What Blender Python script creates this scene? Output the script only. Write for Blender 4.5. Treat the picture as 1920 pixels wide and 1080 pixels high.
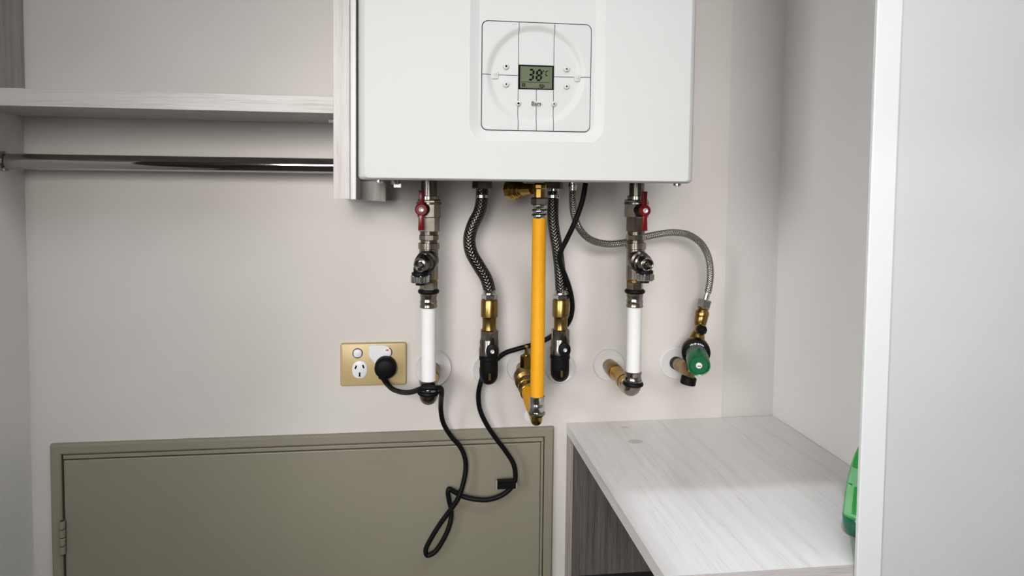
import bpy, bmesh, math, random
from mathutils import Vector, Matrix
random.seed(4)
PI = math.pi
scene = bpy.context.scene
for o in list(bpy.data.objects):
    bpy.data.objects.remove(o)
COL = scene.collection

# ------------------------------------------------------------------ camera
# world: X right, Y into the back wall (wall face at y = 0), Z up; eye 1.306 m from the wall, 1.2 m high
YAW, PITCH, ROLL, F, PPY, DIST, EYE = 0.136019, 0.0518945, -0.0110733, 1355.01, 416.8, 1.30564, 1.2
_fw = Vector((math.sin(YAW)*math.cos(PITCH), math.cos(YAW)*math.cos(PITCH), -math.sin(PITCH)))
_r = Vector((math.cos(YAW), -math.sin(YAW), 0)); _d = _fw.cross(_r)
CR = math.cos(ROLL)*_r + math.sin(ROLL)*_d
CD = -math.sin(ROLL)*_r + math.cos(ROLL)*_d
CPOS = Vector((0, -DIST, EYE))
cam_data = bpy.data.cameras.new('camera'); cam = bpy.data.objects.new('camera', cam_data); COL.objects.link(cam)
cam.matrix_world = Matrix(((CR.x, -CD.x, -_fw.x, CPOS.x), (CR.y, -CD.y, -_fw.y, CPOS.y), (CR.z, -CD.z, -_fw.z, CPOS.z), (0, 0, 0, 1)))
cam_data.sensor_width = 36; cam_data.lens = F/1920*36; cam_data.shift_y = -(540-PPY)/1920
cam_data.clip_start = 0.01
scene.camera = cam

# ------------------------------------------------------------------ light, exposure
world = bpy.data.worlds.new('world'); scene.world = world; world.use_nodes = True
world.node_tree.nodes['Background'].inputs[0].default_value = (0.86, 0.92, 1, 1)
world.node_tree.nodes['Background'].inputs[1].default_value = 8.0
scene.view_settings.view_transform = 'Standard'; scene.view_settings.look = 'None'
scene.view_settings.gamma = 1; scene.view_settings.use_curve_mapping = False
scene.view_settings.exposure = -0.14

def add_light(name, kind, loc, target, energy, color=(1, 1, 1), **kw):
    l = bpy.data.lights.new(name, kind); l.energy = energy; l.color = color
    for k, v in kw.items(): setattr(l, k, v)
    o = bpy.data.objects.new(name, l); COL.objects.link(o); o.location = loc
    o.rotation_euler = (Vector(target)-Vector(loc)).to_track_quat('-Z', 'Y').to_euler()
    return o
SUN_EL = math.radians(65)
add_light('sun_through_skylight', 'SUN', (0.3, -1.5, 3), (0.3+0.55*math.cos(SUN_EL), -1.5+math.cos(SUN_EL), 3-math.sin(SUN_EL)), 1.0, (0.86, 0.93, 1), angle=math.radians(1.0))
add_light('daylight_window', 'AREA', (-0.20, -2.84, 1.52), (0.30, 0, 0.93), 7.4, (1, 0.98, 0.95), shape='RECTANGLE', size=1.0, size_y=0.9, spread=math.radians(43))

add_light('added_side_fill', 'AREA', (-1.66, -1.9, 1.5), (0.69, -0.25, 0.95), 8.5, (0.96, 0.98, 1), shape='RECTANGLE', size=0.9, size_y=0.9, spread=math.radians(60))  # added fill lamp, brightens the left-facing wall of the right recess

# ------------------------------------------------------------------ pixel helpers (1920x1080 frame)
def ray(u, v): return CR*((u-960)/F) + CD*((v-PPY)/F) + _fw
def P(u, v, y):
    d = ray(u, v); return CPOS + d*((y+DIST)/d.y)
def PZ(u, v, z):
    d = ray(u, v); return CPOS + d*((z-EYE)/d.z)
def S(y): return (DIST+y)/DIST/1060          # metres for one pixel at depth y

# ------------------------------------------------------------------ materials
def new_mat(name, color, rough=0.5, metal=0.0, spec=None, coat=0.0, trans=0.0, emit=None):
    m = bpy.data.materials.new(name); m.use_nodes = True
    b = m.node_tree.nodes['Principled BSDF']
    b.inputs['Base Color'].default_value = (*color, 1); b.inputs['Roughness'].default_value = rough
    b.inputs['Metallic'].default_value = metal
    if spec is not None: b.inputs['Specular IOR Level'].default_value = spec
    if coat: b.inputs['Coat Weight'].default_value = coat; b.inputs['Coat Roughness'].default_value = 0.08
    if trans: b.inputs['Transmission Weight'].default_value = trans
    return m
def nd(m, t, **kw):
    n = m.node_tree.nodes.new(t)
    for k, v in kw.items(): setattr(n, k, v)
    return n
def lk(m, a, b): m.node_tree.links.new(a, b)
def bsdf(m): return m.node_tree.nodes['Principled BSDF']
def ramp(m, stops):
    r = nd(m, 'ShaderNodeValToRGB'); e = r.color_ramp.elements
    while len(e) < len(stops): e.new(0.5)
    for i, (p, c) in enumerate(stops): e[i].position = p; e[i].color = (*c, 1)
    return r
def mottled(name, c1, c2, scale, rough=0.5, metal=0.0, bump=0.0, bscale=200, stretch=(1, 1, 1), **kw):
    m = new_mat(name, c1, rough, metal, **kw)
    tc = nd(m, 'ShaderNodeTexCoord'); mp = nd(m, 'ShaderNodeMapping'); mp.inputs['Scale'].default_value = stretch
    lk(m, tc.outputs['Object'], mp.inputs[0])
    n = nd(m, 'ShaderNodeTexNoise'); n.inputs['Scale'].default_value = scale; n.inputs['Detail'].default_value = 6
    lk(m, mp.outputs[0], n.inputs['Vector'])
    r = ramp(m, [(0.35, c1), (0.68, c2)]); lk(m, n.outputs['Fac'], r.inputs[0]); lk(m, r.outputs[0], bsdf(m).inputs['Base Color'])
    if bump:
        n2 = nd(m, 'ShaderNodeTexNoise'); n2.inputs['Scale'].default_value = bscale; n2.inputs['Detail'].default_value = 4
        lk(m, tc.outputs['Object'], n2.inputs['Vector'])
        b = nd(m, 'ShaderNodeBump'); b.inputs['Strength'].default_value = bump; b.inputs['Distance'].default_value = 0.002
        lk(m, n2.outputs['Fac'], b.inputs['Height']); lk(m, b.outputs[0], bsdf(m).inputs['Normal'])
    return m
def wood(name, c_dark, c_mid, c_light, axis, rough=0.4, stain=None, strength=1.0):
    """fine streaks running along axis (0 X, 1 Y, 2 Z)"""
    m = new_mat(name, c_mid, rough)
    tc = nd(m, 'ShaderNodeTexCoord'); mp = nd(m, 'ShaderNodeMapping')
    sc = [1, 1, 1]; sc[axis] = 0.03; mp.inputs['Scale'].default_value = sc
    wn = nd(m, 'ShaderNodeTexNoise'); wn.inputs['Scale'].default_value = 7; wn.inputs['Detail'].default_value = 2
    lk(m, tc.outputs['Object'], wn.inputs['Vector'])
    mx = nd(m, 'ShaderNodeMix', data_type='VECTOR'); mx.inputs['Factor'].default_value = 0.006
    lk(m, tc.outputs['Object'], mx.inputs[4]); lk(m, wn.outputs['Color'], mx.inputs[5])
    lk(m, mx.outputs[1], mp.inputs[0])
    n = nd(m, 'ShaderNodeTexNoise'); n.inputs['Scale'].default_value = 420; n.inputs['Detail'].default_value = 5; n.inputs['Roughness'].default_value = 0.7
    lk(m, mp.outputs[0], n.inputs['Vector'])
    n2 = nd(m, 'ShaderNodeTexNoise'); n2.inputs['Scale'].default_value = 70; n2.inputs['Detail'].default_value = 3
    lk(m, mp.outputs[0], n2.inputs['Vector'])
    ad = nd(m, 'ShaderNodeMath', operation='MULTIPLY_ADD'); ad.inputs[1].default_value = 0.45; lk(m, n2.outputs['Fac'], ad.inputs[0])
    sc2 = nd(m, 'ShaderNodeMath', operation='MULTIPLY'); sc2.inputs[1].default_value = 0.55; lk(m, n.outputs['Fac'], sc2.inputs[0]); lk(m, sc2.outputs[0], ad.inputs[2])
    r = ramp(m, [(0.36, c_dark), (0.48, c_mid), (0.62, c_light)]); lk(m, ad.outputs[0], r.inputs[0])
    out = r.outputs[0]
    if stain:
        for (cx, cy, cz), rx, ry, colr in stain:
            mp2 = nd(m, 'ShaderNodeMapping'); mp2.vector_type = 'POINT'
            mp2.inputs['Location'].default_value = (-cx/rx, -cy/ry, -cz/0.02); mp2.inputs['Scale'].default_value = (1/rx, 1/ry, 1/0.02)
            lk(m, mx.outputs[1], mp2.inputs[0])
            ln = nd(m, 'ShaderNodeVectorMath', operation='LENGTH'); lk(m, mp2.outputs[0], ln.inputs[0])
            r2 = ramp(m, [(0.7, (0.55,)*3), (1.0, (0, 0, 0))]); lk(m, ln.outputs['Value'], r2.inputs[0])
            mc = nd(m, 'ShaderNodeMix', data_type='RGBA'); lk(m, r2.outputs[0], mc.inputs[0]); lk(m, out, mc.inputs[6]); mc.inputs[7].default_value = (*colr, 1)
            out = mc.outputs[2]
    lk(m, out, bsdf(m).inputs['Base Color'])
    b = nd(m, 'ShaderNodeBump'); b.inputs['Strength'].default_value = 0.12*strength; b.inputs['Distance'].default_value = 0.001
    lk(m, ad.outputs[0], b.inputs['Height']); lk(m, b.outputs[0], bsdf(m).inputs['Normal'])
    return m
def braid(name, base, dark, rough, metal, fu, fv):
    """woven sleeve: crossing waves over the tube's UVs"""
    m = new_mat(name, base, rough, metal)
    tc = nd(m, 'ShaderNodeTexCoord'); hs = []
    for sgn in (1, -1):
        mp = nd(m, 'ShaderNodeMapping'); mp.inputs['Scale'].default_value = (fu*sgn, fv, 1); lk(m, tc.outputs['UV'], mp.inputs[0])
        w = nd(m, 'ShaderNodeTexWave', wave_type='BANDS', bands_direction='DIAGONAL'); w.inputs['Scale'].default_value = 1; lk(m, mp.outputs[0], w.inputs['Vector']); hs.append(w)
    mxm = nd(m, 'ShaderNodeMath', operation='MAXIMUM'); lk(m, hs[0].outputs['Fac'], mxm.inputs[0]); lk(m, hs[1].outputs['Fac'], mxm.inputs[1])
    r = ramp(m, [(0.3, dark), (0.8, base)]); lk(m, mxm.outputs[0], r.inputs[0]); lk(m, r.outputs[0], bsdf(m).inputs['Base Color'])
    b = nd(m, 'ShaderNodeBump'); b.inputs['Strength'].default_value = 0.6; b.inputs['Distance'].default_value = 0.0008
    lk(m, mxm.outputs[0], b.inputs['Height']); lk(m, b.outputs[0], bsdf(m).inputs['Normal'])
    return m

M = {}
M['wall'] = mottled('wall_melamine', (0.60, 0.565, 0.53), (0.565, 0.53, 0.495), 5, 0.5)
M['wall_side'] = mottled('side_melamine', (0.79, 0.765, 0.74), (0.77, 0.745, 0.72), 4, 0.5)
M['wall_pale'] = mottled('pale_panel_melamine', (0.535, 0.515, 0.49), (0.515, 0.495, 0.47), 5, 0.5)
M['plaster'] = mottled('painted_plaster', (0.50, 0.488, 0.475), (0.48, 0.468, 0.455), 6, 0.7, bump=0.25, bscale=160)
M['jamb'] = new_mat('white_satin_paint', (0.63, 0.627, 0.62), 0.4)
M['room'] = mottled('room_paint', (0.66, 0.65, 0.64), (0.62, 0.61, 0.60), 3, 0.8)
M['rear'] = mottled('rear_wall_darkened', (0.16, 0.15, 0.14), (0.14, 0.13, 0.12), 3, 0.8)  # unseen rear wall, darkened so the metal fittings reflect dark
M['ceil'] = mottled('ceiling_paint', (0.6, 0.6, 0.6), (0.57, 0.57, 0.57), 3, 0.8)
M['floor'] = wood('floor_timber', (0.05, 0.035, 0.025), (0.09, 0.065, 0.045), (0.13, 0.095, 0.07), 0, 0.45)
LW = ((0.30, 0.27, 0.25), (0.44, 0.405, 0.385), (0.51, 0.475, 0.455))
M['wood_x'] = wood('pale_woodgrain_across', *LW, 0)
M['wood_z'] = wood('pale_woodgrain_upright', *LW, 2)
M['wood_shade'] = wood('greige_and_shade_woodgrain', (0.22, 0.19, 0.17), (0.31, 0.275, 0.25), (0.38, 0.34, 0.315), 2)
st = PZ(1190, 826, 0.756); st2 = PZ(1172, 800, 0.756)
M['wood_top'] = wood('worktop_woodgrain', (0.62, 0.59, 0.565), (0.71, 0.68, 0.66), (0.75, 0.725, 0.71), 1, 0.28,
                     stain=[((st.x, st.y, 0.756), 0.016, 0.012, (0.33, 0.26, 0.19)), ((st2.x, st2.y, 0.756), 0.010, 0.006, (0.45, 0.39, 0.32))])
M['wood_dark'] = wood('charcoal_woodgrain', (0.045, 0.038, 0.036), (0.10, 0.088, 0.083), (0.15, 0.135, 0.13), 2, 0.5)
M['black_lam'] = new_mat('black_laminate', (0.02, 0.02, 0.02), 0.5)
M['boiler'] = new_mat('white_enamel', (0.49, 0.486, 0.472), 0.40, spec=0.12)
M['boiler_metal'] = new_mat('boiler_underside_metal', (0.06, 0.06, 0.06), 0.5, 0.6)
M['panel'] = new_mat('white_control_plastic', (0.47, 0.467, 0.455), 0.4, spec=0.2)
M['gap'] = new_mat('dark_gap', (0.05, 0.05, 0.05), 0.7)
M['lcd'] = mottled('lcd_green', (0.085, 0.10, 0.055), (0.095, 0.112, 0.062), 30, 0.5, spec=0.15)
M['ink'] = new_mat('black_ink', (0.004, 0.005, 0.004), 0.6, spec=0.05)
M['greyink'] = new_mat('grey_ink', (0.26, 0.26, 0.25), 0.6)
M['nickel'] = mottled('nickel', (0.38, 0.34, 0.29), (0.27, 0.24, 0.205), 60, 0.22, 1.0)
M['nickel_dk'] = mottled('tarnished_nickel', (0.19, 0.17, 0.145), (0.12, 0.105, 0.09), 60, 0.27, 1.0)
M['steel'] = mottled('bright_steel', (0.62, 0.61, 0.59), (0.5, 0.49, 0.47), 80, 0.18, 1.0)
M['chrome'] = new_mat('chrome', (0.46, 0.45, 0.44), 0.06, 1.0)
M['brass'] = mottled('brass', (0.48, 0.30, 0.07), (0.33, 0.20, 0.045), 70, 0.24, 1.0)
M['brass_dull'] = mottled('dull_brass', (0.30, 0.20, 0.065), (0.19, 0.12, 0.04), 70, 0.3, 1.0)
M['bronze'] = mottled('bronze_casting', (0.36, 0.25, 0.13), (0.25, 0.17, 0.085), 90, 0.4, 1.0)
M['black'] = new_mat('black_plastic', (0.004, 0.004, 0.004), 0.5, spec=0.12)
M['rubber'] = new_mat('black_rubber', (0.004, 0.004, 0.005), 0.5, spec=0.15)
M['red'] = new_mat('red_lever', (0.13, 0.005, 0.007), 0.28, spec=0.25)
M['white_pipe'] = mottled('white_pipe', (0.72, 0.71, 0.70), (0.69, 0.68, 0.67), 20, 0.3)
M['plate_w'] = new_mat('white_cover_plastic', (0.68, 0.665, 0.65), 0.4)
M['white'] = new_mat('white_plastic', (0.72, 0.72, 0.73), 0.35)
M['gold'] = mottled('champagne_plate', (0.48, 0.365, 0.175), (0.45, 0.34, 0.16), 12, 0.42, 0.1)
M['redmark'] = new_mat('red_mark', (0.6, 0.05, 0.05), 0.5)
M['beige'] = mottled('beige_painted_steel', (0.235, 0.216, 0.162), (0.22, 0.202, 0.15), 4, 0.42)
M['green'] = new_mat('green_knob', (0.0, 0.10, 0.033), 0.28)
M['greyknurl'] = new_mat('grey_knurled_plastic', (0.10, 0.10, 0.10), 0.45)
M['screw'] = new_mat('bright_screw', (0.8, 0.8, 0.8), 0.3, 0.6)
M['bot'] = new_mat('green_bottle_plastic', (0.02, 0.36, 0.05), 0.2, coat=0.3)
M['bot_dk'] = new_mat('dark_green_base', (0.005, 0.13, 0.06), 0.2, coat=0.3)
M['bot_lab'] = mottled('pale_green_label', (0.24, 0.58, 0.28), (0.18, 0.5, 0.22), 40, 0.35)
M['hose'] = braid('black_braided_sleeve', (0.085, 0.08, 0.07), (0.003, 0.003, 0.003), 0.22, 0.85, 7, 7)
M['hose_s'] = braid('steel_braided_sleeve', (0.38, 0.355, 0.32), (0.03, 0.027, 0.024), 0.22, 0.95, 6, 6)
def yellow_mat():
    m = new_mat('yellow_corrugated', (0.86, 0.44, 0.03), 0.45, spec=0.2)
    tc = nd(m, 'ShaderNodeTexCoord'); mp = nd(m, 'ShaderNodeMapping'); mp.inputs['Scale'].default_value = (0, 0, 1); lk(m, tc.outputs['Object'], mp.inputs[0])
    w = nd(m, 'ShaderNodeTexWave', wave_type='BANDS', bands_direction='Z'); w.inputs['Scale'].default_value = 150; lk(m, mp.outputs[0], w.inputs['Vector'])
    r = ramp(m, [(0.0, (0.64, 0.275, 0.006)), (1.0, (0.74, 0.345, 0.010))]); lk(m, w.outputs['Fac'], r.inputs[0]); lk(m, r.outputs[0], bsdf(m).inputs['Base Color'])
    b = nd(m, 'ShaderNodeBump'); b.inputs['Strength'].default_value = 0.35; b.inputs['Distance'].default_value = 0.0008; lk(m, w.outputs['Fac'], b.inputs['Height']); lk(m, b.outputs[0], bsdf(m).inputs['Normal'])
    return m
M['yellow'] = yellow_mat()

# ------------------------------------------------------------------ mesh helpers (all vertices in world metres)
def BM(): return bmesh.new()
def obj(name, bm, mat, parent=None, smooth=False, angle=35):
    bmesh.ops.recalc_face_normals(bm, faces=bm.faces)
    me = bpy.data.meshes.new(name); bm.to_mesh(me); bm.free()
    me.materials.append(M[mat])
    if smooth:
        me.polygons.foreach_set('use_smooth', [True]*len(me.polygons))
        me.set_sharp_from_angle(angle=math.radians(angle))
    o = bpy.data.objects.new(name, me); COL.objects.link(o)
    if parent is not None: adopt(o, parent)
    return o
def adopt(o, parent):
    o.parent = parent
    L = parent.matrix_basis.translation.copy()
    if parent.parent is not None: L = Vector((0, 0, 0))
    o.matrix_parent_inverse = Matrix.Translation(-L)
def tag(o, label, cat, group=None):
    o['label'] = label; o['category'] = cat
    if group: o['group'] = group
    return o
def thing(name, label, cat, loc, group=None):
    o = bpy.data.objects.new(name, None); o.empty_display_size = 0.02; COL.objects.link(o); o.location = loc
    return tag(o, label, cat, group)
def struct(name, bm, mat):
    o = obj(name, bm, mat); o['kind'] = 'structure'; return o
def box(bm, lo, hi, bev=0.0, seg=2):
    r = bmesh.ops.create_cube(bm, size=1); vs = r['verts']
    for v in vs:
        v.co = Vector([lo[i] + (v.co[i]+0.5)*(hi[i]-lo[i]) for i in range(3)])
    if bev:
        es = list({e for v in vs for e in v.link_edges})
        bmesh.ops.bevel(bm, geom=es, offset=bev, segments=seg, affect='EDGES', profile=0.5)
    return bm
def frame_of(d):
    d = d.normalized(); a = Vector((0, 0, 1)) if abs(d.z) < 0.9 else Vector((1, 0, 0))
    x = a.cross(d).normalized(); return x, d.cross(x), d
def lathe(bm, A, B, prof, seg=28, cap=True, facet=None):
    """prof: (distance along A->B in metres, radius) list; facet = number of flats"""
    A = Vector(A); x, y, d = frame_of(Vector(B)-A)
    n = facet or seg; rings = []
    off = PI/n if facet else 0
    for t, r in prof:
        rings.append([bm.verts.new(A + d*t + (x*math.cos(2*PI*i/n+off) + y*math.sin(2*PI*i/n+off))*r) for i in range(n)])
    for a, b in zip(rings, rings[1:]):
        for i in range(n): bm.faces.new((a[i], a[(i+1) % n], b[(i+1) % n], b[i]))
    if cap:
        bm.faces.new(rings[0][::-1]); bm.faces.new(rings[-1])
    return bm
def cyl(bm, A, B, r, seg=28, ch=0.0, facet=None, r2=None):
    L = (Vector(B)-Vector(A)).length; r2 = r if r2 is None else r2
    pr = [(0, r-ch), (ch, r), (L-ch, r2), (L, r2-ch)] if ch else [(0, r), (L, r2)]
    return lathe(bm, A, B, pr, seg, True, facet)
def gear(bm, A, B, r1, r2, n):
    A = Vector(A); B = Vector(B); x, y, d = frame_of(B-A); rings = []
    for c, k in ((A, 0.9), (A.lerp(B, 0.12), 1), (A.lerp(B, 0.88), 1), (B, 0.9)):
        rg = []
        for i in range(n*4):
            r = (r2 if i % 4 < 2 else r1)*k; a = 2*PI*i/(n*4); rg.append(bm.verts.new(c + (x*math.cos(a)+y*math.sin(a))*r))
        rings.append(rg)
    N = n*4
    for a, b in zip(rings, rings[1:]):
        for i in range(N): bm.faces.new((a[i], a[(i+1) % N], b[(i+1) % N], b[i]))
    bm.faces.new(rings[0][::-1]); bm.faces.new(rings[-1])
    return bm
def torus(bm, C, d, R, r, seg=28, ms=10):
    C = Vector(C); x, y, d = frame_of(Vector(d)); rings = []
    for i in range(seg):
        a = 2*PI*i/seg; e = x*math.cos(a)+y*math.sin(a)
        rings.append([bm.verts.new(C + e*(R+r*math.cos(2*PI*j/ms)) + d*(r*math.sin(2*PI*j/ms))) for j in range(ms)])
    for i in range(seg):
        for j in range(ms):
            bm.faces.new((rings[i][j], rings[(i+1) % seg][j], rings[(i+1) % seg][(j+1) % ms], rings[i][(j+1) % ms]))
    return bm
def spline(pts, n=10):
    pts = [Vector(p) for p in pts]; out = []
    q = [pts[0]*2-pts[1]] + pts + [pts[-1]*2-pts[-2]]
    for i in range(1, len(q)-2):
        p0, p1, p2, p3 = q[i-1:i+3]
        # centripetal Catmull-Rom
        t0 = 0; t1 = t0+max((p1-p0).length, 1e-6)**0.5; t2 = t1+max((p2-p1).length, 1e-6)**0.5; t3 = t2+max((p3-p2).length, 1e-6)**0.5
        for k in range(n):
            t = t1+(t2-t1)*k/n
            a1 = p0*((t1-t)/(t1-t0))+p1*((t-t0)/(t1-t0)); a2 = p1*((t2-t)/(t2-t1))+p2*((t-t1)/(t2-t1)); a3 = p2*((t3-t)/(t3-t2))+p3*((t-t2)/(t3-t2))
            b1 = a1*((t2-t)/(t2-t0))+a2*((t-t0)/(t2-t0)); b2 = a2*((t3-t)/(t3-t1))+a3*((t-t1)/(t3-t1))
            out.append(b1*((t2-t)/(t2-t1))+b2*((t-t1)/(t2-t1)))
    out.append(pts[-1]); return out
def tube(bm, pts, r, seg=14, n=10, smooth_path=True):
    path = spline(pts, n) if smooth_path else [Vector(p) for p in pts]
    uvl = bm.loops.layers.uv.verify()
    T = [(path[min(i+1, len(path)-1)]-path[max(i-1, 0)]).normalized() for i in range(len(path))]
    x, y, _ = frame_of(T[0]); rings = []; L = [0.0]
    for i in range(1, len(path)): L.append(L[-1]+(path[i]-path[i-1]).length)
    for i, p in enumerate(path):
        x = (x - T[i]*x.dot(T[i])).normalized(); y = T[i].cross(x)
        rr = r(i/(len(path)-1)) if callable(r) else r
        rings.append([bm.verts.new(p + (x*math.cos(2*PI*j/seg)+y*math.sin(2*PI*j/seg))*rr) for j in range(seg)])
    rad = r(0.5) if callable(r) else r
    for i in range(len(rings)-1):
        for j in range(seg):
            f = bm.faces.new((rings[i][j], rings[i][(j+1) % seg], rings[i+1][(j+1) % seg], rings[i+1][j]))
            for lp, (uu, vv) in zip(f.loops, ((j, i), (j+1, i), (j+1, i+1), (j, i+1))):
                lp[uvl].uv = (uu/seg, L[vv]/(2*PI*rad))
    bm.faces.new(rings[0][::-1]); bm.faces.new(rings[-1])
    return bm
def rrect(cx, cz, w, h, r, n=6):
    pts = []
    for sx, sz, a0 in ((1, 1, 0), (-1, 1, 90), (-1, -1, 180), (1, -1, 270)):
        for i in range(n+1):
            a = math.radians(a0+90*i/n)
            pts.append((cx+sx*(w/2-r)+r*math.cos(a), cz+sz*(h/2-r)+r*math.sin(a)))
    return pts
def prism_y(bm, pts, y0, y1, bev=0.0):
    """XZ outline extruded from y0 (back) to y1 (front, nearer the camera); optional front chamfer"""
    n = len(pts); cx = sum(p[0] for p in pts)/n; cz = sum(p[1] for p in pts)/n
    mw = max(abs(p[0]-cx) for p in pts); mh = max(abs(p[1]-cz) for p in pts)
    loops = [(y0, 0)] + ([(y1+bev, 0), (y1+bev*0.3, bev*0.4), (y1, bev)] if bev else [(y1, 0)])
    rings = [[bm.verts.new((cx+(p[0]-cx)*(1-i/mw), y, cz+(p[1]-cz)*(1-i/mh))) for p in pts] for y, i in loops]
    for a, b in zip(rings, rings[1:]):
        for i in range(n): bm.faces.new((a[i], a[(i+1) % n], b[(i+1) % n], b[i]))
    bm.faces.new(rings[0][::-1]); bm.faces.new(rings[-1])
    return bm
def prism_dir(bm, pts, O, ex, ey, d, h, ch=0.0):
    """2-D outline in the ex, ey plane at O, extruded along d by h"""
    O = Vector(O); n = len(pts)
    cx = sum(p[0] for p in pts)/n; cy = sum(p[1] for p in pts)/n
    rings = []
    for t, k in (((0, 1), (h-ch, 1), (h, 0.88)) if ch else ((0, 1), (h, 1))):
        rings.append([bm.verts.new(O + ex*(cx+(p[0]-cx)*k) + ey*(cy+(p[1]-cy)*k) + d*t) for p in pts])
    for a, b in zip(rings, rings[1:]):
        for i in range(n): bm.faces.new((a[i], a[(i+1) % n], b[(i+1) % n], b[i]))
    bm.faces.new(rings[0][::-1]); bm.faces.new(rings[-1])
    return bm
def text_bm(txt, size, cx, cz, y, sx=1.0, ext=0.0002, bold=0.0):
    cu = bpy.data.curves.new('lettering', 'FONT'); cu.body = txt; cu.size = size; cu.align_x = 'CENTER'; cu.align_y = 'CENTER'; cu.extrude = ext; cu.offset = bold; cu.resolution_u = 3
    t = bpy.data.objects.new('lettering', cu); COL.objects.link(t)
    dg = bpy.context.evaluated_depsgraph_get(); me = bpy.data.meshes.new_from_object(t.evaluated_get(dg))
    bm = BM(); bm.from_mesh(me)
    for v in bm.verts: v.co = Vector((cx+v.co.x*sx, y-v.co.z, cz+v.co.y))
    bpy.data.objects.remove(t); bpy.data.curves.remove(cu); bpy.data.meshes.remove(me)
    return bm

# ================================================================== THE ROOM
XL, XR, XJ, XW = -0.642, 0.697, 0.516, 0.547       # closet sides, jamb strip, side wall nearer the camera
XS = 0.591                                          # seam of the right-hand back panel
YJ = -0.545
CEIL = 2.5; SKY = (-1.80, -1.126, -0.15, 1.45)
wb = struct('wall_back', box(BM(), (XL-0.12, 0, 0), (XS, 0.1, CEIL)), 'wall')
pn = obj('back_panel', box(BM(), (XS+0.0006, 0.002, 0), (XR+0.12, 0.1, CEIL)), 'wall_pale', wb)
wl = struct('wall_left', box(BM(), (XL-0.12, -0.62, 0), (XL, 0, CEIL)), 'wall_side')
struct('wall_right', box(BM(), (XR, YJ+0.0185, 0), (XR+0.1, 0.002, CEIL)), 'wall_side')
struct('wall_right_front', box(BM(), (XW, YJ+0.003, 0), (1.6, YJ+0.018, CEIL)), 'plaster')
struct('wall_right_room', box(BM(), (1.6, -2.9, 0), (1.7, YJ+0.1, CEIL)), 'room')
struct('trim_1', box(BM(), (XJ, YJ, 0), (XW, YJ+0.006, CEIL), 0.0012), 'jamb')
struct('floor', box(BM(), (-1.8, -3.0, -0.05), (1.7, 0.1, 0)), 'floor')
bm = BM()
box(bm, (-1.8, -3.0, CEIL), (1.7, SKY[0], CEIL+0.04)); box(bm, (-1.8, SKY[1], CEIL), (1.7, 0.1, CEIL+0.04))
box(bm, (-1.8, SKY[0], CEIL), (SKY[2], SKY[1], CEIL+0.04)); box(bm, (SKY[3], SKY[0], CEIL), (1.7, SKY[1], CEIL+0.04))
struct('ceiling', bm, 'ceil')
struct('wall_rear', box(BM(), (-1.8, -3.0, 0), (1.7, -2.9, CEIL)), 'rear')
struct('wall_left_room', box(BM(), (-1.8, -2.9, 0), (-1.7, -0.62, CEIL)), 'room')
struct('wall_left_nib', box(BM(), (-1.7, -0.72, 0), (XL-0.12, -0.62, CEIL)), 'room')
w1 = struct('window_1', box(BM(), (-0.71, -2.9, 1.05), (0.31, -2.87, 1.99)), 'plate_w')
for a, b in (((-0.75, -2.9, 1.01), (-0.71, -2.83, 2.03)), ((0.31, -2.9, 1.01), (0.35, -2.83, 2.03)), ((-0.71, -2.9, 1.01), (0.31, -2.83, 1.05)), ((-0.71, -2.9, 1.99), (0.31, -2.83, 2.03))):
    obj('window_frame', box(BM(), a, b, 0.003), 'jamb', w1)
w2 = struct('added_window_2', box(BM(), (-1.70, -2.36, 1.03), (-1.69, -1.44, 1.97)), 'plate_w')  # added pane and frame, put in to go with the side fill lamp
for a, b in (((-1.70, -2.40, 0.99), (-1.65, -2.36, 2.01)), ((-1.70, -1.44, 0.99), (-1.65, -1.40, 2.01)), ((-1.70, -2.36, 0.99), (-1.65, -1.44, 1.03)), ((-1.70, -2.36, 1.97), (-1.65, -1.44, 2.01))):
    obj('window_frame', box(BM(), a, b, 0.003), 'jamb', w2)

# ================================================================== SHELF, RAIL, DIVIDER
YSH = -0.2
sh = thing('wall_shelf', 'pale woodgrain shelf running from the left wall to the upright divider', 'shelf', (-0.38, -0.1, 1.304))
obj('board', box(BM(), (XL, YSH+0.0012, 1.3035), (-0.118, 0, 1.327)), 'wood_x', sh)
obj('edge_band', box(BM(), (XL, YSH, 1.303), (-0.118, YSH+0.0012, 1.3275), 0.0004), 'wood_x', sh)
pp = P(615, 224, -0.1)
pin = thing('shelf_pin', 'small white shelf support pin under the shelf beside the divider', 'shelf pin', (-0.12, -0.11, 1.299))
obj('peg', cyl(BM(), (-0.134, -0.12, 1.2985), (-0.1185, -0.12, 1.2985), 0.0035, ch=0.0006), 'white', pin, True)
obj('collar', cyl(BM(), (-0.1215, -0.12, 1.2985), (-0.1185, -0.12, 1.2985), 0.0048), 'white', pin, True)
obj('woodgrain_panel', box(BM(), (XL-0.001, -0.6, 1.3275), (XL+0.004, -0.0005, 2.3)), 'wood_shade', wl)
rail = thing('hanging_rail', 'polished chrome hanging rail below the shelf', 'rail', (-0.38, -0.066, 1.228))
ya, za = -0.066, 1.228
obj('tube', cyl(BM(), (XL+0.003, ya, za), (-0.1185, ya, za), 0.0125, 40), 'chrome', rail, True)
for xa, xb in ((XL, XL+0.007), (-0.1255, -0.1185)):
    obj('end_flange', lathe(BM(), (xa, ya, za), (xb, ya, za), [(0, 0.016), (0.005, 0.016), (0.007, 0.0145)] if xa < -0.5 else [(0, 0.0135), (0.002, 0.014), (0.007, 0.014)], 36), 'chrome', rail, True)
dv = thing('divider_panel', 'upright pale woodgrain divider beside the boiler with a white strip', 'panel', (-0.1, -0.1, 1.176))
obj('board', box(BM(), (-0.118, YSH+0.0012, 1.1762), (-0.0945, 0, 2.3)), 'wood_z', dv)
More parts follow.
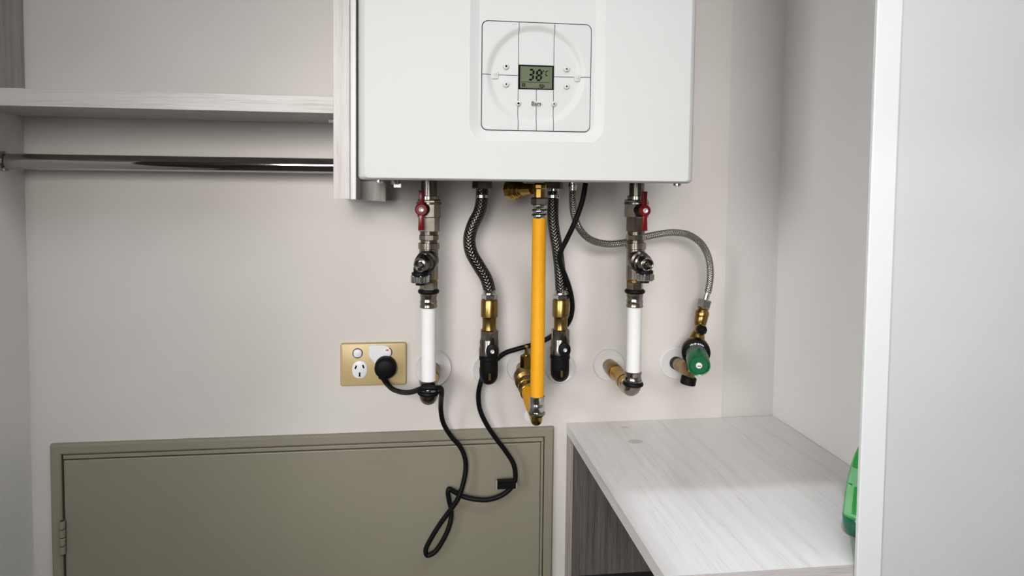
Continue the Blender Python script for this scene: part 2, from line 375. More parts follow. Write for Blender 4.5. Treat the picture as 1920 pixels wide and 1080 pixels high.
obj('edge_band', box(BM(), (-0.1182, YSH, 1.176), (-0.0943, YSH+0.0012, 2.3), 0.0004), 'wood_z', dv)
obj('white_strip', box(BM(), (-0.0943, YSH+0.004, 1.1752), (-0.0855, -0.101, 2.3), 0.0006), 'jamb', dv)
bm = BM()
rb = P(723, 378, -0.10)
prism_y(bm, [(-0.0940, 1.2030), (-0.0940, 1.1735), (rb.x, rb.z), (rb.x, 1.2030)], 0, -0.10)
obj('return_board', bm, 'wood_shade', dv)  # darker woodgrain here puts the boiler's shadow into the colour

# ================================================================== BOILER
YF = -0.345; BX0, BX1, BZ0, BZ1 = -0.0718, 0.386, 1.2045, 1.965; YB = -0.055
bo = thing('boiler', 'large white wall-hung boiler with a square control panel', 'boiler', (0.157, -0.2, BZ0))
def bq(u, v):
    p = P(u, v, YF); return p.x, p.z
# front cover: rounded side edges, a round-cornered recess around the controls
bm = BM(); loops = []
def rl(inset, y, zin=None):
    zi = inset if zin is None else zin
    pts = rrect((BX0+BX1)/2, (BZ0+BZ1)/2, BX1-BX0-2*inset, BZ1-BZ0-2*zi, max(0.004, 0.006-inset*0.3), 4)
    return [bm.verts.new((x, y, z)) for x, z in pts]
for ins, y, zi in ((0, -0.30, 0), (0, YF+0.011, 0), (0.0012, YF+0.006, 0.0005), (0.004, YF+0.0025, 0.0014), (0.009, YF, 0.003)): loops.append(rl(ins, y, zi))
n = len(loops[0])
for a, b in zip(loops, loops[1:]):
    for i in range(n): bm.faces.new((a[i], a[(i+1) % n], b[(i+1) % n], b[i]))
rx0 = bq(881, 150)[0]; rx1 = bq(1134, 150)[0]; rz0 = bq(1006, 265)[1]; rz1 = rz0+0.46
rc = ((rx0+rx1)/2, (rz0+rz1)/2, rx1-rx0, rz1-rz0)
rings = []
for k, y, r in ((0, YF, 0.022), (0.0015, YF+0.0006, 0.0215), (0.0105, YF+0.0045, 0.016), (0.0125, YF+0.005, 0.015)):
    rings.append([bm.verts.new((x, y, z)) for x, z in rrect(rc[0], rc[1], rc[2]-2*k, rc[3]-2*k, r, 10)])
for a, b in zip(rings, rings[1:]):
    m_ = len(a)
    for i in range(m_): bm.faces.new((a[i], a[(i+1) % m_], b[(i+1) % m_], b[i]))
def edges_of(loop): return [e for v in loop for e in v.link_edges if e.other_vert(v) in loop]
bm.edges.ensure_lookup_table()
es = list(set(edges_of(loops[-1]) + edges_of(rings[0])))
bmesh.ops.triangle_fill(bm, edges=es, use_beauty=True)
# recess floor with the square opening of the control panel
px0, pz1 = bq(903, 140)[0], bq(1006, 40)[1]; px1, pz0 = bq(1110, 140)[0], bq(1006, 246)[1]
PCX, PCZ, PW, PH = (px0+px1)/2, (pz0+pz1)/2, px1-px0, pz1-pz0
hole = [bm.verts.new((x, YF+0.005, z)) for x, z in rrect(PCX, PCZ, PW, PH, 0.0085, 8)]
for i in range(len(hole)): bm.edges.new((hole[i], hole[(i+1) % len(hole)]))
es = list(set(edges_of(rings[-1]) + edges_of(hole)))
bmesh.ops.triangle_fill(bm, edges=es, use_beauty=True)
hb = [bm.verts.new((v.co.x, YF+0.012, v.co.z)) for v in hole]
for i in range(len(hole)): bm.faces.new((hole[i], hole[(i+1) % len(hole)], hb[(i+1) % len(hole)], hb[i]))
fc = obj('front_cover', bm, 'boiler', bo, True, 40)
for f_ in fc.data.polygons:
    if abs(f_.normal.y) > 0.9995: f_.use_smooth = False
obj('casing', box(BM(), (BX0+0.002, -0.318, BZ0+0.012), (BX1-0.002, YB, BZ1-0.002), 0.002), 'boiler', bo)
obj('base_plate', box(BM(), (BX0+0.006, -0.30, BZ0+0.004), (BX1-0.006, YB, BZ0+0.0125)), 'boiler_metal', bo)
# control panel
cp = obj('control_panel', prism_y(BM(), rrect(PCX, PCZ, PW, PH, 0.0085, 8), YF+0.012, YF+0.0085), 'gap', bo)
DX, DZ = bq(1006, 141); DR = bq(1099, 141)[0]-DX
def face_y(x, z):
    r = math.hypot(x-DX, z-DZ)/DR
    t = min(1, max(0, (1-r)/0.14)); s_ = t*t*(3-2*t)
    return YF+0.0042+0.0034*s_
xs = [px0+0.0013, bq(974, 80)[0], bq(1041, 80)[0], px1-0.0013]
zmid = bq(940, 139)[1]; ztop = pz1-0.0013; zbot = pz0+0.0013
sx0, sz1 = bq(974.5, 119.5); sx1, sz0 = bq(1040, 167.5); xm = bq(1007, 210)[0]
g = 0.00045
tiles = [(xs[0], xs[1]-g, zmid+g, ztop), (xs[1]+g, xs[2]-g, sz1, ztop), (xs[2]+g, xs[3], zmid+g, ztop),
         (xs[0], xs[1]-g, zbot, zmid-g), (xs[1]+g, xm-g, zbot, sz0), (xm+g, xs[2]-g, zbot, sz0), (xs[2]+g, xs[3], zbot, zmid-g)]
RC = 0.0075
for (a, b, c, d) in tiles:
    bm = BM(); NX = max(6, int((b-a)/0.0018)); NZ = max(6, int((d-c)/0.0018)); gr = []
    for j in range(NZ+1):
        row = []
        for i in range(NX+1):
            x = a+(b-a)*i/NX; z = c+(d-c)*j/NZ
            for cx, sx_ in ((xs[0]+RC, -1), (xs[3]-RC, 1)):
                for cz, sz_ in ((zbot+RC, -1), (ztop-RC, 1)):
                    if (x-cx)*sx_ > 0 and (z-cz)*sz_ > 0:
                        ax, az = abs(x-cx), abs(z-cz); h = math.hypot(ax, az); mx_ = max(ax, az)
                        if h > 1e-9: x = cx+(x-cx)*mx_/h; z = cz+(z-cz)*mx_/h
            row.append(bm.verts.new((x, face_y(x, z), z)))
        gr.append(row)
    for j in range(NZ):
        for i in range(NX): bm.faces.new((gr[j][i], gr[j][i+1], gr[j+1][i+1], gr[j+1][i]))
    rim = [gr[0][i] for i in range(NX+1)] + [gr[j][NX] for j in range(1, NZ+1)] + [gr[NZ][i] for i in range(NX-1, -1, -1)] + [gr[j][0] for j in range(NZ-1, 0, -1)]
    bk = [bm.verts.new((v.co.x, YF+0.0095, v.co.z)) for v in rim]
    for i in range(len(rim)): bm.faces.new((rim[i], rim[(i+1) % len(rim)], bk[(i+1) % len(rim)], bk[i]))
    obj('panel_segment', bm, 'panel', cp, True, 40)
dsp = obj('display', box(BM(), (sx0, YF+0.006, sz0), (sx1, YF+0.0095, sz1), 0.0004), 'ink', bo)
dsp['label'] = 'small green liquid-crystal display showing 38 degrees'
bw = 0.0022
obj('screen', box(BM(), (sx0+bw*0.8, YF+0.0056, sz0+bw*0.6), (sx1-bw*1.2, YF+0.0062, sz1-bw)), 'lcd', dsp)
YT = YF+0.0055
def seg7(bm, cx, cz, w, h, on, t, slant=0.08):
    def quad(x0, z0, x1, z1):
        if abs(x1-x0) > abs(z1-z0):
            pts = [(x0+t*0.15, z0), (x0+t*0.6, z0+t/2), (x1-t*0.6, z0+t/2), (x1-t*0.15, z0), (x1-t*0.6, z0-t/2), (x0+t*0.6, z0-t/2)]
        else:
            pts = [(x0, z0+t*0.15), (x0+t/2, z0+t*0.6), (x0+t/2, z1-t*0.6), (x0, z1-t*0.15), (x0-t/2, z1-t*0.6), (x0-t/2, z0+t*0.6)]
        prism_y(bm, [(cx+x+slant*z, cz+z) for x, z in pts], YT, YT-0.0002)
    W, H = w/2, h/2
    D = dict(a=(-W, H, W, H), g=(-W, 0, W, 0), d=(-W, -H, W, -H), f=(-W, 0, -W, H), b=(W, 0, W, H), e=(-W, -H, -W, 0), c=(W, -H, W, 0))
    for k in on: quad(*D[k])
    return bm
s_ = S(YF)
x1_, z1_ = bq(997, 139); x2_, z2_ = bq(1012, 140)
obj('digit', seg7(BM(), x1_, z1_, 8.5*s_, 19*s_, 'abgcd', 4.0*s_), 'ink', dsp)
obj('digit', seg7(BM(), x2_, z2_, 8.5*s_, 19*s_, 'abcdefg', 4.0*s_), 'ink', dsp)
x, z = bq(1027, 136.5); obj('unit_letter', seg7(BM(), x, z, 4.6*s_, 9*s_, 'afed', 2.2*s_), 'ink', dsp)
x, z = bq(1020.8, 132); obj('degree_mark', prism_y(BM(), [(x+1.4*s_*math.cos(i*PI/5), z+1.6*s_*math.sin(i*PI/5)) for i in range(10)], YT, YT-0.0002), 'ink', dsp)
xa, z = bq(979, 152.3); xb = bq(1032, 153)[0]; obj('divider_line', box(BM(), (xa, YT-0.0002, z-0.4*s_), (xb, YT, z+0.4*s_)), 'ink', dsp)
x, z = bq(983, 158)
bm = BM()
for a, b, c, d in ((-3, -1.6, -3, 3), (1.6, 3, -3, 3), (-1.6, 1.6, 1.6, 3), (-1.6, 1.6, -3, -1.6), (-.6, 1.6, -.4, .5)): box(bm, (x+a*s_, YT-0.0002, z+c*s_), (x+b*s_, YT, z+d*s_))
obj('icon', bm, 'ink', dsp)
x, z = bq(1017.5, 159.5); obj('small_text', text_bm('tp', 12*s_, x, z, YT, 1.1, 0.0001, 0.0001), 'ink', dsp)
# push buttons with printed dots
for i, (u, v, r) in enumerate(((950, 123, 6), (950, 157, 6), (1064, 128, 6), (1064, 161, 5.6), (973, 193, 5.2), (1040, 194, 5.2))):
    x, z = bq(u, v); y = face_y(x, z)
    b = obj('button', lathe(BM(), (x, y+0.001, z), (x, y-0.003, z), [(0, r*s_), (0.0028, r*s_), (0.0036, r*s_*0.86), (0.004, r*s_*0.6)], 24), 'panel', bo, True)
    if i == 2:
        bm = BM(); box(bm, (x-2.4*s_, y-0.0032, z-0.6*s_), (x+2.4*s_, y-0.003, z+0.6*s_)); box(bm, (x-0.6*s_, y-0.0032, z-2.2*s_), (x+0.6*s_, y-0.003, z+2.2*s_))
        obj('printed_arrow', bm, 'ink', b)
    else:
        obj('printed_dot', cyl(BM(), (x, y-0.0028, z), (x, y-0.0032, z), (2.1 if i in (0, 4) else 1.7)*s_, 14), 'ink', b)
for (u, v, w, h, txt, sz, ink) in ((929, 139.5, 14, 15, '121', 7, 'greyink'), (1085, 145, 13, 14, 'LE', 8, 'greyink'), (1007, 194, 20, 9, 'Bam', 11, 'ink')):
    x, z = bq(u, v); y = face_y(x, z)
    b = obj('name_tag', prism_y(BM(), rrect(x, z, w*s_, h*s_, 3.4*s_, 5), y+0.001, y-0.0016, 0.0008), 'panel', bo, True)
    obj('lettering', text_bm(txt, sz*s_, x, z+0.3*s_, y-0.0017, 1.0, 0.0001, 0.00012 if ink == 'ink' else 0), ink, b)
# underside screws and clip
for u, v in ((711, 342), (1270, 348)):
    p = P(u, v, -0.30); obj('screw', lathe(BM(), (p.x, -0.30, BZ0+0.006), (p.x, -0.30, BZ0-0.006), [(0, 0.003), (0.006, 0.003), (0.006, 0.0055), (0.009, 0.0055), (0.0105, 0.003)], 16), 'steel', bo, True)
p = P(741, 346, -0.28)
bm = BM(); cyl(bm, (p.x, -0.28, BZ0+0.006), (p.x, -0.28, BZ0-0.006), 0.006, 16); box(bm, (p.x-0.002, -0.283, BZ0-0.011), (p.x+0.009, -0.277, BZ0-0.004), 0.001)
obj('bleed_clip', bm, 'steel', bo)

# ================================================================== COVER PLATES ON THE WALL
def plate(u, v, ru, label, thick=0.006):
    c = P(u, v, 0); r = ru*S(0)
    o = obj('pipe_cover_plate', lathe(BM(), (c.x, 0, c.z), (c.x, -0.02, c.z), [(0, r), (thick*0.5, r), (thick*0.85, r*0.965), (thick, r*0.93), (thick*0.8, r*0.88), (thick*0.75, r*0.3)], 48), 'plate_w', None, True, 60)
    tag(o, label, 'cover plate', 'round pipe cover plates on the wall'); return c
CL = plate(812, 690, 36, 'round white wall plate behind the left white pipe, nearest the power outlet')
CH1 = plate(914, 692, 30, 'round white wall plate behind the black elbow left of the yellow hose')
CG = plate(979, 688, 31, 'round white wall plate behind the brass gas valve')
CH2 = plate(1050, 690, 30, 'round white wall plate behind the black elbow right of the yellow hose')
CRt = plate(1141, 684, 32, 'round white wall plate with the bare brass tail of the right white pipe')
CP = plate(1266, 680, 33, 'round white wall plate behind the green-knobbed valve')
c = P(997, 780, 0)
tag(obj('blanking_disc', lathe(BM(), (c.x, 0, c.z), (c.x, -0.02, c.z), [(0, 0.0145), (0.002, 0.0145), (0.0035, 0.012), (0.004, 0.006)], 32), 'plate_w', None, True),
    'small white wall cap half hidden behind the foot of the yellow hose', 'blanking disc')

# ================================================================== HEATING PIPES (left and right)
def heating_pipe(uc, side_, plate_c, label, name='heating_pipe', elbow_v=733, handle=(790, 393), drain=(788, 497), capuv=(788, 523)):
    Y = -0.15; s = S(Y); X = P(uc, 560, Y).x
    zz = lambda v: P(uc, v, Y).z
    t = thing(name, label, 'pipe', (X, Y, zz(elbow_v+16)))
    def ring(nm, v0, v1, r, mat, facet=None, ch=0.0008, smooth=True, r2=None):
        return obj(nm, cyl(BM(), (X, Y, zz(v0)), (X, Y, zz(v1)), r*s, 32, ch, facet, None if r2 is None else r2*s), mat, t, smooth, 30)
    ring('top_connector', 338, 369, 15, 'nickel_dk'); ring('top_collar', 367, 375, 18.5, 'nickel')
    vb = ring('valve_body', 374, 408, 23.5, 'nickel', 8, 0.0015); ring('valve_skirt', 406, 434, 20, 'nickel', 6, 0.001)
    obj('end_ring', cyl(BM(), (X, Y, zz(379)), (X, Y, zz(383)), 24.5*s, 32, 0.0005), 'nickel_dk', vb, True)
    # red lever in front of the ball valve, along its stem
    yh = Y-0.040; h = P(handle[0], handle[1], yh)
    st_ = obj('valve_stem', cyl(BM(), (h.x*0.7+X*0.3, Y-0.012, h.z), (h.x, yh+0.004, h.z), 13*s, 28, 0.0008, None, 12*s), 'black', t, True)
    sh_ = S(yh); bm = BM()
    cyl(bm, (h.x, yh+0.006, h.z), (h.x, yh-0.003, h.z), 11.5*sh_, 28, 0.0012)
    zt, zb = P(handle[0], handle[1]-36, yh).z, P(handle[0], handle[1]+38, yh).z
    w = 6*sh_
    prism_y(bm, [(h.x-w, zb), (h.x+w, zb), (h.x+w*0.75, h.z-7*sh_), (h.x-w*0.75, h.z-7*sh_)], yh+0.004, yh-0.002, 0.0012)
    prism_y(bm, [(h.x-w*0.75, h.z+7*sh_), (h.x+w*0.75, h.z+7*sh_), (h.x+w*0.9, zt), (h.x-w*0.9, zt)], yh+0.006, yh+0.0005, 0.0012)
    lv = obj('lever_handle', bm, 'red', t, True, 30); lv['label'] = 'red lever handle'
    obj('lever_screw', lathe(BM(), (h.x, yh-0.0025, h.z), (h.x, yh-0.007, h.z), [(0, 5*sh_), (0.002, 5*sh_), (0.003, 3.6*sh_), (0.0022, 1.6*sh_)], 18), 'screw', lv, True)
    ring('neck', 432, 441, 17, 'nickel_dk'); ring('union_ring', 440, 450, 19.5, 'nickel', 8); ring('neck', 449, 457, 16, 'nickel_dk')
    ring('tee_collar', 455, 467, 20.5, 'nickel'); ring('tee_body', 466, 524, 18.5, 'nickel')
    # drain cock pointing at the viewer
    yd = Y-0.052; a = Vector((X, Y-0.006, zz(487))); b = P(drain[0], drain[1], yd); L = (b-a).length
    sd = S(yd)
    dc = obj('drain_valve', lathe(BM(), a, b, [(0, 20*s), (L*0.30, 21*s), (L*0.38, 20*s), (L*0.42, 16*s), (L*0.52, 16*s), (L*0.56, 17.5*s), (L*0.66, 17.5*s), (L*0.7, 14.5*s), (L*0.93, 14.5*sd), (L, 13.2*sd), (L, 10.5*sd), (L-0.004, 9.5*sd), (L-0.003, 5.5*sd), (L, 4.5*sd)], 32), 'nickel_dk', t, True, 30)
    d = (b-a).normalized()
    obj('rim_ring', torus(BM(), b-d*0.001, d, 12*sd, 1.7*sd), 'steel', dc, True)
    obj('spindle', cyl(BM(), b-d*0.006, b+d*0.0005, 4*sd, 16, 0.0005), 'nickel', dc, True)
    yc = Y-0.038; c_ = P(capuv[0], capuv[1], yc); sc = S(yc)
    obj('outlet_neck', cyl(BM(), (c_.x, yc, c_.z+5*sc), (c_.x, yc, c_.z+22*sc), 13*sc, 24), 'black', t, True)
    kc = obj('knurled_cap', gear(BM(), (c_.x, yc, c_.z-7*sc), (c_.x, yc, c_.z+7*sc), 15.4*sc, 18.6*sc, 18), 'steel', t)
    obj('cap_washer', cyl(BM(), (c_.x, yc, c_.z+7*sc), (c_.x, yc, c_.z+13*sc), 16.5*sc, 24, 0.0006), 'rubber', kc, True)
    obj('cap_tip', cyl(BM(), (c_.x, yc, c_.z-12*sc), (c_.x, yc, c_.z-7*sc), 9*sc, 20, 0.0006), 'black', kc, True)
    ring('brass_band', 523, 529, 17, 'brass_dull'); ring('hex_nut', 528, 544, 17, 'nickel', 6)
    ys = Y
    obj('seal_ring', torus(BM(), (X, ys, zz(546)), (0, 0, 1), 16*s, 4.6*s), 'rubber', t, True)
    obj('press_collar', lathe(BM(), (X, Y, zz(549)), (X, Y, zz(580)), [(0, 15*s), (0.001, 16.5*s), (6*s, 16.5*s), (9*s, 15.6*s), (13*s, 15.6*s), (17*s, 17*s), (21*s, 15.8*s), (25*s, 17*s), (28*s, 17*s), (29*s, 15*s)], 32), 'nickel', t, True)
    vl = elbow_v-35
    obj('white_pipe', cyl(BM(), (X, Y, zz(574)), (X, Y, zz(vl+3)), 14.6*s, 36), 'white_pipe', t, True)
    obj('press_collar', lathe(BM(), (X, Y, zz(vl)), (X, Y, zz(vl+40)), [(0, 16*s), (0.0008, 17*s), (4*s, 17*s), (7*s, 15.8*s), (12*s, 15.8*s), (16*s, 17*s), (20*s, 15.6*s), (24*s, 16*s)], 32), 'nickel', t, True)
    obj('seal_ring', torus(BM(), (X, Y, zz(vl+23)), (0.05, 0, 1), 16*s, 5*s), 'rubber', t, True)
    # press elbow turning back to the wall
    zc = zz(elbow_v); zt_ = zz(vl+25); Rb = 0.0165; path = [(X, Y, zt_), (X, Y, zc+Rb)]
    E_ = Vector((X, Y, zc)); W = Vector((plate_c.x, 0, plate_c.z)); dirw = (W-E_).normalized()
    for i in range(1, 9):
        a_ = PI/2*i/8; path.append(E_ + Vector((0, 0, Rb*(1-math.sin(a_)))) + dirw*(Rb*(1-math.cos(a_))))
    path.append(E_+dirw*0.026)
    obj('elbow', tube(BM(), path, 17.6*s, 24, smooth_path=False), 'nickel', t, True, 60)
    L = (W-E_).length
    tl = obj('brass_tail', lathe(BM(), E_+dirw*0.024, W, [(0, 18*s), (0.010, 18*s), (0.011, 16*s), (0.020, 16*s), (0.021, 17*s), (0.030, 17*s), (0.033, 13.5*s), (0.062, 13.5*s), (0.066, 15.5*s), (0.072, 15.5*s), (0.074, 14*s), (L-0.052, 15*s), (L-0.05, 12.5*s), (L-0.024, 12*s)], 32), 'brass', t, True, 30)
    obj('dark_nut', lathe(BM(), W-dirw*0.050, W, [(0, 15.5*s), (0.002, 16.5*s), (0.030, 16.5*s), (0.033, 15*s), (0.050, 15*s)], 32), 'brass_dull', t, True, 30)
    return t
HL = heating_pipe(803.5, -1, CL, 'left white heating pipe with red lever valve, nearest the power outlet', elbow_v=748, handle=(790, 393), drain=(788, 497), capuv=(788, 523))
HR = heating_pipe(1190, 1, CRt, 'right white heating pipe with red lever valve and exposed brass tail', elbow_v=731, handle=(1209, 395), drain=(1214, 496), capuv=(1209, 519))

# ================================================================== BLACK BRAIDED WATER HOSES AND THEIR SHUT-OFF VALVES
YH = -0.10; sh = S(YH)
def water_hose(pts, r, top, label):
    V = [P(u, v, y) for u, v, y in pts]
    t = thing('water_hose', label, 'hose', (V[-1].x, V[-1].y, V[-1].z))
    obj('braided_sleeve', tube(BM(), V, r*sh, 20, 12), 'hose', t, True, 80)
    a = V[0]; z0 = BZ0
    obj('top_nut', cyl(BM(), (a.x, a.y, z0+0.006), (a.x, a.y, P(top, 354, YH).z), 19*sh, 6, 0.001, 6), 'nickel_dk', t, True, 30)
    obj('ferrule', lathe(BM(), (a.x, a.y, P(top, 352, YH).z), (a.x, a.y, P(top, 380, YH).z), [(0, 12*sh), (6*sh, 12*sh), (7*sh, 11*sh), (13*sh, 11*sh), (14*sh, 13*sh), (19*sh, 13*sh), (20*sh, 11.6*sh)], 28), 'steel', t, True)
    b = V[-1]; d = (V[-1]-V[-2]).normalized(); d = Vector((0, 0, -1))
    obj('ferrule', lathe(BM(), b-d*3*sh, b+d*10*sh, [(0, 12.4*sh), (2*sh, 13.4*sh), (4*sh, 12.4*sh), (6*sh, 13.6*sh), (9*sh, 13.6*sh)], 28), 'steel', t, True)
    obj('hose_nut', cyl(BM(), b+d*6*sh, b+d*16*sh, 16*sh, 6, 0.0012, 6), 'steel', t, True, 30)
    return b+d*14*sh
e1 = water_hose([(904, 352, YH), (904, 372, YH), (899, 397, YH), (886, 424, YH), (880, 450, YH), (884, 474, YH), (898, 499, YH), (911, 521, YH), (917, 540, YH), (918, 546, YH)], 12.2, 904,
                'black braided hose with an S bend, left of the yellow hose')
e2 = water_hose([(1038, 352, YH), (1037, 376, YH), (1036.5, 405, YH), (1039, 432, YH), (1044, 460, YH), (1048, 490, YH), (1050.5, 518, YH), (1052, 546, YH)], 11.2, 1038,
                'nearly straight black braided hose close behind the yellow hose on its right')
def shutoff(top, vz, hub, elbow, plate_c, label, fat=1.0):
    X, Y = top.x, top.y; s = sh
    zz = lambda v: P(vz, v, Y).z
    t = thing('shutoff_valve', label, 'valve', (X, Y, zz(elbow+15)))
    z0 = top.z
    obj('brass_coupling', lathe(BM(), (X, Y, z0+2*s), (X, Y, z0-60*s), [(0, 13*s), (3*s, 15*s), (6*s, 16.6*s), (37*s, 16.6*s), (38.5*s, 14.5*s), (42*s, 13.4*s), (58*s, 13.4*s), (64*s, 15*s), (68*s, 15*s)], 32), 'brass_dull', t, True, 30)
    vh = zz(628)
    obj('hex_nut', cyl(BM(), (X, Y, z0-61*s), (X, Y, z0-82*s), 18*s, 8, 0.001, 8), 'nickel', t, True, 25)
    obj('valve_body', lathe(BM(), (X, Y, z0-80*s), (X, Y, z0-140*s), [(0, 17.5*s), (3*s, 18.5*s), (14*s, 18*s), (17*s, 19.5*s), (30*s, 19.5*s), (34*s, 17*s)], 32), 'nickel_dk', t, True, 30)
    yh = Y-0.030; h = P(hub[0], hub[1], yh); k = S(yh)
    obj('valve_stem', cyl(BM(), (h.x, Y-0.01, h.z), (h.x, yh+0.002, h.z), 9*k, 20), 'black', t, True)
    bm = BM()
    pts = []
    for i in range(40):
        a = 2*PI*i/40; r = 12.6+0.8*math.cos(2*a)
        x, z = r*math.sin(a), r*math.cos(a)*1.08
        pts.append((h.x+x*k, h.z+z*k))
    prism_y(bm, pts, yh+0.005, yh-0.002, 0.0014)
    prism_y(bm, [(h.x-4.2*k, h.z+9*k), (h.x+4.2*k, h.z+9*k), (h.x+3.6*k, h.z+22*k), (h.x+1.6*k, h.z+28*k), (h.x-0.8*k, h.z+27*k), (h.x-3.4*k, h.z+21*k)], yh+0.005, yh-0.001, 0.0008)
    prism_y(bm, [(h.x-6*k, h.z-9*k), (h.x-4.5*k, h.z-20*k), (h.x+4.5*k, h.z-20*k), (h.x+6*k, h.z-9*k)], yh+0.005, yh-0.0005, 0.0008)
    w = obj('wing_handle', bm, 'black', t, True, 30); w['label'] = 'black wing handle'
    obj('handle_screw', lathe(BM(), (h.x, yh-0.0015, h.z), (h.x, yh-0.006, h.z), [(0, 4*k), (0.0014, 4*k), (0.0022, 3*k), (0.0016, 1.4*k)], 16), 'screw', w, True)
    zc = zz(elbow); Rb = 0.013; W = Vector((plate_c.x, 0, plate_c.z)); E_ = Vector((X, Y, zc)); dw = (W-E_).normalized()
    path = [(X, Y, z0-112*s), (X, Y, zc+Rb)]
    for i in range(1, 9):
        a_ = PI/2*i/8; path.append(E_+Vector((0, 0, Rb*(1-math.sin(a_))))+dw*(Rb*(1-math.cos(a_))))
    path.append(W-dw*0.001)
    eb = obj('black_elbow', tube(BM(), path, 17.6*s*fat, 24, smooth_path=False), 'black', t, True, 60)
    obj('elbow_collar', cyl(BM(), (X, Y, z0-111*s), (X, Y, z0-121*s), 19.3*s, 28, 0.0015), 'black', t, True)
    zf = zc+1*s
    obj('window_slot', box(BM(), (X-2.2*s, Y-17.9*s*fat, zf-4*s), (X+2.2*s, Y-17*s*fat, zf+9*s), 0.0005), 'brass_dull', eb)
    return t
shutoff(e1, 921, (923, 659), 706, CH1, 'nickel shut-off valve with black wing handle below the S-bent hose')
shutoff(e2, 1052, (1059, 656), 700, CH2, 'nickel shut-off valve with black wing handle right of the yellow hose', 1.04)

# ================================================================== YELLOW GAS HOSE
YG = -0.20; sg = S(YG)
XG = P(1009, 580, YG).x; zg = lambda v: P(1009, v, YG).z
gh = thing('gas_hose', 'bright yellow corrugated gas hose hanging straight below the boiler', 'hose', (XG, YG, zg(803)))
obj('yellow_sleeve', cyl(BM(), (XG, YG, zg(409)), (XG, YG, zg(748)), 13.6*sg, 40), 'yellow', gh, True)
obj('upper_ferrule', lathe(BM(), (XG, YG, zg(384)), (XG, YG, zg(412)), [(0, 14*sg)] + [(t*sg, r*sg) for t, r in ((1, 15.5), (6, 15.5), (8, 13.6), (10, 15.4), (15, 15.4), (17, 13.6), (19, 15.4), (24, 15.4), (26, 14))], 32), 'steel', gh, True, 50)
obj('ferrule_nut', cyl(BM(), (XG, YG, zg(370)), (XG, YG, zg(385)), 17*sg, 6, 0.0018, 6), 'nickel', gh, True, 30)
obj('lower_ferrule', lathe(BM(), (XG, YG, zg(742)), (XG, YG, zg(775)), [(0, 14*sg), (0.0004, 15.2*sg), (10*sg, 15.2*sg), (12*sg, 14.5*sg), (15*sg, 14.5*sg), (17*sg, 15.2*sg), (29*sg, 15.2*sg), (31*sg, 14*sg)], 32), 'steel', gh, True, 50)
obj('ferrule_flange', lathe(BM(), (XG, YG, zg(771)), (XG, YG, zg(782)), [(0, 14*sg), (2*sg, 16.5*sg), (5*sg, 16.5*sg), (10*sg, 12*sg)], 32), 'nickel', gh, True, 40)
# top elbow and union under the boiler
obj('top_elbow', lathe(BM(), (XG, YG, zg(372)), (XG, YG, zg(345)), [(0, 11*sg), (18*sg, 11*sg), (20*sg, 13*sg), (26*sg, 13*sg), (30*sg, 9*sg)], 8), 'brass', gh, True, 30)
yu = -0.165; cu_ = P(985, 356, yu)
un = obj('union_nut', lathe(BM(), (cu_.x-0.024, yu+0.012, cu_.z), (XG-0.004, YG, zg(354)), [(0, 19*sg), (0.003, 22*sg), (0.012, 22*sg), (0.014, 19*sg), (0.020, 19*sg), (0.021, 15*sg), (0.026, 15*sg), (0.027, 12*sg), (0.05, 11*sg)], 10), 'brass', gh, True, 25)
# lower brass elbow and yellow tail back to the wall valve
WG = Vector((CG.x, 0, CG.z)); EG = Vector((XG, YG, zg(791))); dg_ = (WG-EG).normalized()
path = [(XG, YG, zg(776)), (XG, YG, zg(784))]; Rb = 0.007
for i in range(1, 9):
    a_ = PI/2*i/8; path.append(EG+Vector((0, 0, Rb*(1-math.sin(a_))))+dg_*(Rb*(1-math.cos(a_))))
path.append(EG+dg_*0.016)
obj('brass_elbow', tube(BM(), path, 11*sg, 24, smooth_path=False), 'brass', gh, True, 60)
obj('yellow_tail', lathe(BM(), EG+dg_*0.012, WG, [(0, 11.5*sg), (0.012, 12*sg), (0.05, 15*sg), (0.095, 16*sg)], 32), 'yellow', gh, True)
gv = thing('gas_valve', 'brass gas valve on the wall behind the yellow hose', 'valve', WG)
Lg = (WG-EG).length
obj('valve_body', lathe(BM(), EG+dg_*0.10, WG, [(0, 15*sg), (0.003, 19*sg), (0.010, 19*sg), (0.011, 16*sg), (0.020, 16*sg), (0.021, 20*sg), (0.030, 20*sg), (0.032, 17*sg), (0.040, 17*sg), (0.044, 24*sg), (0.064, 25*sg), (0.070, 20*sg), (Lg-0.10, 14*sg)], 36), 'brass_dull', gv, True, 30)
obj('polished_ring', torus(BM(), EG+dg_*0.1205, dg_, 18.6*sg, 1.8*sg), 'brass', gv, True)
obj('polished_ring', torus(BM(), EG+dg_*0.1005, dg_, 17*sg, 2.2*sg), 'brass', gv, True)
cn = P(987, 676, -0.07); sn = S(-0.07)
obj('hex_nut', cyl(BM(), (cn.x, -0.07, cn.z-14*sn), (cn.x, -0.07, cn.z+11*sn), 12*sn, 6, 0.0008, 6), 'brass', gv, True, 30)
obj('spindle', lathe(BM(), (cn.x, -0.07, cn.z+10*sn), (cn.x, -0.07, cn.z+30*sn), [(0, 7*sn), (3*sn, 7*sn), (5*sn, 3.6*sn), (15*sn, 3.2*sn), (17*sn, 4.2*sn), (20*sn, 3*sn)], 16), 'brass', gv, True)

